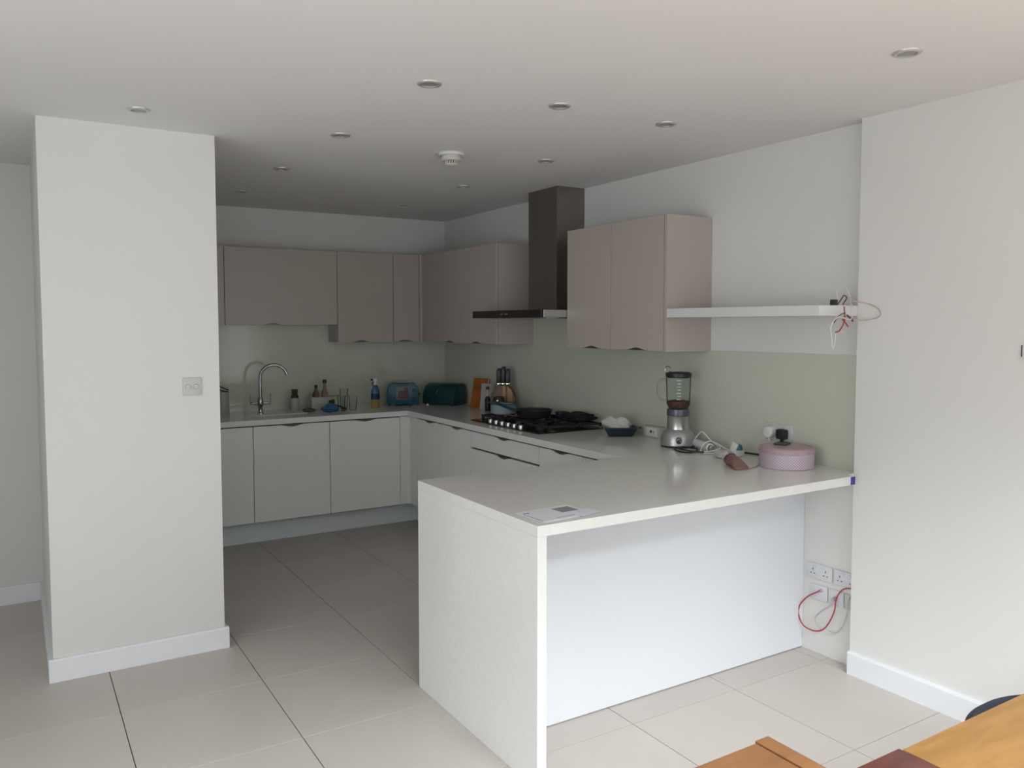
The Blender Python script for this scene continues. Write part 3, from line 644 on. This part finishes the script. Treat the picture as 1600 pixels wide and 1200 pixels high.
# small teal and white gadget
t = thing('corn_holder', 'small white gadget with a teal cap behind the brown pouch', 'gadget', (-.145, -3.475, H))
build('body', MB().box(-.03, .03, -.02, .02, 0, .034, .005), WHITEP, t, world=False)
build('arm', MB().box(-.007, .007, -.018, .018, .0, .075, .004).xform(Matrix.Translation((-.02, .018, .0)) @ Matrix.Rotation(math.radians(22), 4, 'X')), WHITEP, t, world=False)
build('cap', MB().lathe([(0, .030), (.016, .026), (.024, .012), (.025, 0), (0, 0)], 24).xform(Matrix.Translation((.0, -.006, .035))), mat('teal_plastic', (.015, .14, .19), .35), t, world=False)
t.name = 'kitchen_gadget'
# clear plastic lids stack
tag(build('plastic_lid', MB().lathe([(0, .008), (.028, .010), (.040, .026), (.043, .030), (.044, .028), (.036, .004), (.0, .002)], 28).xform(Matrix.Translation((-.235, -3.465, H))), mat('frosted_plastic', (.50, .50, .48), .3)), 'pale frosted plastic bowl beside the teal-capped gadget', 'bowl')
# brown pouch with spout
t = thing('spout_pouch', 'pinkish-brown tapered pouch lying by the pink tin with metal end', 'pouch', (-.375, -3.655, H))
ax = Vector((-.06, -.13, -.006)).normalized()
g = MB(); tt = bmesh.new(); rings = []
side = Vector((0, 0, 1)).cross(ax).normalized(); upv = ax.cross(side).normalized()
for s, ra, rb, zc in ((-.055, .022, .020, .022), (-.045, .025, .023, .025), (-.01, .029, .027, .029), (.03, .031, .026, .028), (.07, .034, .019, .021), (.10, .038, .010, .012), (.112, .036, .004, .006)):
    c = ax*s; c.z = zc
    rings.append([tt.verts.new(c+side*ra*math.cos(2*PI*k/20)+Vector((0, 0, 1))*rb*math.sin(2*PI*k/20)) for k in range(20)])
for a, b_ in zip(rings, rings[1:]):
    for k in range(20): tt.faces.new((a[k], a[(k+1) % 20], b_[(k+1) % 20], b_[k]))
tt.faces.new(rings[0]); tt.faces.new(rings[-1][::-1]); bmesh.ops.recalc_face_normals(tt, faces=tt.faces[:])
g._merge(tt)
build('body', g, mat('rosy_brown_vinyl', (.25, .135, .115), .45, noise=.2, nscale=14), t, world=False)
build('metal_end', MB().cyl(ax*-.056+Vector((0, 0, .022)), ax*-.078+Vector((0, 0, .023)), .0215, .017, 24, .003), WHITEP, t, world=False)
build('band', MB().cyl(ax*-.012+Vector((0, 0, .0295)), ax*-.006+Vector((0, 0, .0295)), .0292, n=24), mat('dark_red_band', (.10, .02, .025), .5), t, world=False)
build('loop', MB().tube([ax*-.075+Vector((0, 0, .03)), ax*-.085+Vector((0, 0, .046)), ax*-.068+Vector((0, 0, .052)), ax*-.05+Vector((0, 0, .044))], .003, 8), WHITEP, t, world=False)
tag(build('thin_cable', MB().tube([(-.385, -3.765, H+.004), (-.335, -3.745, H+.003), (-.29, -3.73, H+.003), (-.25, -3.70, H+.003)], .0022, 8), mat('pink_grey_flex', (.35, .28, .27), .5)), 'thin pale cable running from the pouch to the pink tin', 'cable')
tag(build('black_flex', MB().tube([(-.035, -3.43, H+.004), (-.03, -3.50, H+.0045), (-.022, -3.58, H+.0045), (-.02, -3.63, H+.006), (-.02, -3.66, H+.05), (-.038, -3.66, H+.085)], .0042, 8), BLACK), 'black cable running along the splashback to the black plug', 'cable')
# pink tin
t = thing('cake_tin', 'round pale pink cake tin with dotted pattern', 'tin', (-.165, -3.795, H))
PINK = mat('pink_lid_enamel', (.47, .335, .37), .35)
def dotted(name, c1, c2, n_around, rows, h):
    mt = bpy.data.materials.new(name); mt.use_nodes = True; nt = mt.node_tree; b = nt.nodes['Principled BSDF']; b.inputs['Roughness'].default_value = .4
    tc = nt.nodes.new('ShaderNodeTexCoord'); sp = nt.nodes.new('ShaderNodeSeparateXYZ'); nt.links.new(tc.outputs['Object'], sp.inputs[0])
    def M_(op, a, b_=None, c_=None):
        q = nt.nodes.new('ShaderNodeMath'); q.operation = op
        for i, v in enumerate((a, b_, c_)):
            if v is None: continue
            if isinstance(v, (int, float)): q.inputs[i].default_value = v
            else: nt.links.new(v, q.inputs[i])
        return q.outputs[0]
    ang = M_('ARCTAN2', sp.outputs[1], sp.outputs[0])
    a1 = M_('MULTIPLY', ang, n_around/2.0); z1_ = M_('MULTIPLY', sp.outputs[2], rows*PI/h)
    s1 = M_('ADD', a1, z1_); s2 = M_('SUBTRACT', a1, z1_)
    v = M_('MULTIPLY', M_('SINE', s1), M_('SINE', s2)); v = M_('ABSOLUTE', v); v = M_('GREATER_THAN', v, .42)
    mx = nt.nodes.new('ShaderNodeMix'); mx.data_type = 'RGBA'; mx.inputs[6].default_value = (*c1, 1); mx.inputs[7].default_value = (*c2, 1)
    nt.links.new(v, mx.inputs[0]); nt.links.new(mx.outputs[2], b.inputs['Base Color']); return mt
build('body', MB().lathe([(0, 0), (.121, 0), (.124, .002), (.123, .005), (.123, .074), (0, .074)], 56), dotted('pink_dotted_print', (.46, .33, .39), (.66, .60, .66), 60, 6, .075), t, world=False)
build('lid', MB().lathe([(.124, .070), (.1265, .071), (.1265, .090), (.122, .0955), (.112, .097), (.110, .094), (0, .094)], 56), PINK, t, world=False)
tag(build('dark_slab', MB().box(-.035, .035, -.03, .03, 0, .009, .003).xform(Matrix.Translation((-.135, -3.745, H+.0945)) @ Matrix.Rotation(math.radians(20), 4, 'Z')), mat('slate_plastic', (.06, .055, .06), .4)), 'small dark flat slab lying on the pink tin lid', 'gadget')  # thin dark slab on the tin lid
# wall socket with two plugs
t = socket_x('wall_socket', 'white double socket on the splashback with a white and a black plug', -3.705, -3.545, 1.0, 1.083, mat('white_socket_plate', (.62, .62, .60), .4))
t = thing('white_plug', 'round white plug in the splashback socket', 'plug', (-.0165, -3.585, 1.04))
build('body', MB().cyl((-.0168, -3.585, 1.04), (-.052, -3.585, 1.04), .030, .027, 28, .004), WHITEP, t)
build('cord_grip', MB().cyl((-.036, -3.585, 1.012), (-.036, -3.585, .995), .007, .006, 12), WHITEP, t)
t = thing('black_plug', 'black plug in the splashback socket beside the white plug', 'plug', (-.0165, -3.66, 1.04))
build('body', MB().box(-.056, -.0168, -3.688, -3.636, 1.012, 1.062, .009), BLACK, t)
build('cord_grip', MB().cyl((-.038, -3.662, 1.013), (-.038, -3.662, .985), .009, .006, 12), BLACK, t)

# papers on the peninsula
t = thing('leaflet', 'printed white leaflet lying on the peninsula corner', 'leaflet', (-1.632, -3.995, H), math.radians(4))
build('sheet', MB().box(-.118, .112, -.080, .080, .0003, .0022), mat('leaflet_paper', (.74, .75, .78), .7), t, world=False, smooth=False)
INK = mat('grey_ink', (.26, .27, .28), .7)
build('picture', MB().box(.02, .095, -.01, .055, .0022, .0026), INK, t, world=False, smooth=False)
build('print_lines', MB().box(-.11, -.085, .045, .055, .0022, .0026).box(-.117, -.113, -.07, .04, .0022, .0026).box(.03, .10, -.055, -.050, .0022, .0026).box(-.05, .04, -.062, -.058, .0022, .0026), INK, t, world=False, smooth=False)
t2 = build('envelope', MB().box(-.122, .105, -.083, .078, 0, .0003+.0), mat('envelope_paper', (.60, .62, .66), .7), t, world=False, smooth=False)
t3 = tag(build('folded_paper', MB().box(-.05, .05, -.035, .035, 0, .001).xform(Matrix.Translation((-1.545, -4.045, H+.0028)) @ Matrix.Rotation(math.radians(14), 4, 'Z')), mat('folded_sheet', (.70, .72, .76), .7), smooth=False), 'small folded white paper at the right end of the leaflet', 'paper')

# ---------------------------------------------------------------- sockets and cables under the peninsula worktop
SOK = mat('socket_white', (.70, .70, .72), .4)
socket_x('wall_socket', 'white double socket under the worktop, upper left of the cluster', -3.940, -3.800, .363, .434, SOK, 2, 0)
socket_x('wall_socket', 'white double socket under the worktop, upper right beside the wall edge', -4.077, -3.949, .363, .434, SOK, 2, 0)
t = thing('cable_outlet', 'white blank outlet plate under the worktop where the red cable enters', 'outlet', (0, -3.87, .263), 0)
build('plate', MB().box(-.009, 0, -3.916, -3.826, .263, .334, .002), SOK, t)
build('gland', MB().cyl((-.009, -3.885, .313), (-.022, -3.885, .313), .008, .006, 16), GREYP, t)
t = thing('aerial_outlet', 'white aerial outlet plate with a dark round connector', 'outlet', (0, -3.965, .263), 0)
build('plate', MB().box(-.009, 0, -4.003, -3.924, .263, .334, .002), SOK, t)
build('connector', MB().cyl((-.009, -3.962, .296), (-.034, -3.962, .294), .010, .008, 16), GREYP, t)
t = thing('data_outlet', 'narrow cream outlet plate at the wall edge under the worktop', 'outlet', (0, -4.04, .263), 0)
build('plate', MB().box(-.009, 0, -4.075, -4.008, .263, .334, .002), GP, t)
build('module', MB().box(-.012, -.009, -4.050, -4.030, .268, .328, .001), SWPL, t)
RED = mat('red_cable_sheath', (.42, .05, .06), .45)
tag(build('red_cable', MB().tube([(-.022, -3.885, .313), (-.030, -3.825, .27), (-.030, -3.783, .216), (-.030, -3.776, .167), (-.030, -3.807, .12), (-.030, -3.876, .117), (-.030, -3.928, .153), (-.030, -3.970, .237), (-.030, -3.982, .308), (-.030, -4.017, .36), (-.022, -4.075, .378)], .0033, 8), RED), 'red cable looping out of the outlet plates under the worktop', 'cable')
GC = mat('light_grey_cable', (.50, .50, .50), .5)
tag(build('grey_cable', MB().tube([(-.034, -3.962, .293), (-.030, -3.945, .26), (-.028, -3.901, .222), (-.024, -3.867, .18), (-.020, -3.875, .143), (-.015, -3.90, .125)], .0028, 8), GC), 'light grey cable curling down left from the round connector', 'cable')
tag(build('grey_cable', MB().tube([(-.012, -4.041, .33), (-.030, -4.041, .30), (-.028, -4.037, .249), (-.026, -4.012, .181), (-.022, -3.973, .138), (-.018, -3.935, .135)], .0028, 8), GC), 'light grey cable hanging from the cream outlet by the wall edge', 'cable')

# ---------------------------------------------------------------- loose wiring at the end of the floating shelf
def wire(label, pts, m, r=.0024, dy=0): return tag(build('loose_wire', MB().tube([(x, y, z) for x, z, y in pts], r, 8), m), label, 'cable', 'loose wires at the shelf end')
S = -4.095
WW = mat('white_wire', (.70, .68, .66), .5); DW = mat('brown_wire', (.09, .045, .04), .5)
wire('white wire dangling lowest below the shelf end', [(-.13, 1.665, S), (-.16, 1.60, S-.02), (-.245, 1.61, S-.02), (-.268, 1.57, S), (-.262, 1.52, S), (-.253, 1.474, S), (-.238, 1.51, S), (-.232, 1.545, S), (-.19, 1.545, S)], WW, .0026)
wire('bright red wire crossing in front of the shelf end', [(-.195, 1.655, S-.01), (-.197, 1.61, S-.015), (-.205, 1.58, S-.015), (-.225, 1.55, S-.01), (-.25, 1.545, S-.01)], RED, .003)
wire('short red wire below the shelf end pointing right', [(-.205, 1.60, S-.01), (-.19, 1.59, S-.01), (-.165, 1.568, S-.01)], RED, .003)
wire('brown wire curling left under the shelf end', [(-.20, 1.628, S-.02), (-.235, 1.615, S-.015), (-.262, 1.585, S-.01)], DW)
wire('pink and white loop of wire in front of the right wall corner', [(-.12, 1.68, S), (-.08, 1.665, S-.05), (-.068, 1.64, S-.09), (-.070, 1.61, S-.09), (-.10, 1.595, S-.03), (-.14, 1.605, S)], mat('pink_wire', (.55, .38, .37), .5), .0026)
wire('dark red wire end pointing right under the shelf', [(-.175, 1.618, S-.01), (-.15, 1.605, S-.01), (-.12, 1.592, S)], mat('dark_red_wire', (.18, .03, .035), .5), .0038)
wire('brown looped wire above the shelf end', [(-.19, 1.664, -4.07), (-.165, 1.69, -4.07), (-.135, 1.705, -4.06), (-.115, 1.695, -4.06), (-.13, 1.678, -4.06), (-.155, 1.664, -4.07)], DW)
wire('white wire rising up from the shelf end', [(-.16, 1.664, -4.06), (-.17, 1.70, -4.05), (-.15, 1.735, -4.04), (-.10, 1.742, -4.04), (-.08, 1.70, -4.05), (-.09, 1.664, -4.06)], WW, .002)
tag(build('cable_clip', MB().box(-.225, -.195, -4.075, -4.055, 1.6608, 1.686, .003), BLACK), 'small black connector on the end of the floating shelf', 'connector')

# ---------------------------------------------------------------- foreground furniture
TZ = 0.75
t = thing('dining_table', 'honey oak dining table at the bottom right', 'table', (-.95, -6.0, 0))
build('tabletop', MB().box(-1.80, -.45, -7.2, -5.400, TZ-.028, TZ, .002), OAK, t)
build('apron', MB().box(-1.72, -.53, -5.50, -5.48, TZ-.05, TZ-.028).box(-1.72, -.53, -7.12, -7.10, TZ-.05, TZ-.028).box(-1.72, -1.70, -7.10, -5.50, TZ-.05, TZ-.028).box(-.55, -.53, -7.10, -5.50, TZ-.05, TZ-.028), OAK, t, smooth=False)
for x in (-1.69, -.56):
    for y in (-5.53, -7.07): build('leg', MB().box(x-.032, x+.032, y-.032, y+.032, 0, TZ-.028, .004), OAK, t)
t = thing('side_table', 'dark mahogany side table butted against the honey oak table', 'table', (-1.9, -5.7, 0))
build('tabletop', MB().box(-1.957, -1.807, -6.0, -5.397, TZ-.022, TZ+.003, .002), MAHOG, t)
for x in (-1.93, -1.835):
    for y in (-5.46, -5.94): build('leg', MB().box(x-.016, x+.016, y-.016, y+.016, 0, TZ-.022, .003), MAHOG, t)
t = thing('leaf_table', 'orange oak drop-leaf table with a dark groove near its edge', 'table', (-2.3, -5.6, 0))
build('tabletop', MB().box(-2.75, -2.0265, -6.0, -5.235, TZ-.022, TZ, .002), OAK2, t)
build('edge_strip', MB().box(-2.0225, -1.984, -6.0, -5.229, TZ-.022, TZ+.001, .002), OAK2, t)
build('groove', MB().box(-2.0265, -2.0225, -5.99, -5.236, TZ-.020, TZ-.006), MAHOG, t, smooth=False)
for x in (-2.70, -2.04):
    for y in (-5.30, -5.95): build('leg', MB().box(x-.02, x+.02, y-.02, y+.02, 0, TZ-.022, .003), OAK2, t)

# tub chair behind the table
def tub(t):
    tt = bmesh.new(); n = 48; R0 = .28
    rings = []
    prof = [(.20, .44), (R0-.02, .46), (R0+.005, .60), (R0+.002, .675), (R0-.014, .690), (R0-.03, .680), (R0-.035, .60), (R0-.05, .50), (.19, .485)]
    for k in range(n+1):
        a = math.radians(-35)+math.radians(250)*k/n
        f = 1.0
        e = min(k, n-k)/n; dz = -.14*max(0, 1-e*4.5)**1.5
        rings.append([tt.verts.new((r*math.cos(a), r*math.sin(a), z+(dz if z > .5 else 0))) for r, z in prof])
    for a, b_ in zip(rings, rings[1:]):
        for k in range(len(prof)): tt.faces.new((a[k], a[(k+1) % len(prof)], b_[(k+1) % len(prof)], b_[k]))
    tt.faces.new(rings[0]); tt.faces.new(rings[-1][::-1]); bmesh.ops.recalc_face_normals(tt, faces=tt.faces[:])
    return MB()._merge(tt)
t = thing('tub_chair', 'dark navy tub chair with curved back behind the oak table', 'chair', (-1.32, -5.58, 0), 0)
build('backrest', tub(t), NAVY, t, world=False)
build('seat', MB().lathe([(0, .40), (.20, .40), (.225, .415), (.225, .455), (.205, .475), (0, .48)], 36), NAVY, t, world=False)
for sx in (-1, 1):
    for sy in (-1, 1): build('leg', MB().cyl((sx*.14, sy*.14, .40), (sx*.19, sy*.19, 0), .017, .011, 16), BLACK, t, world=False)
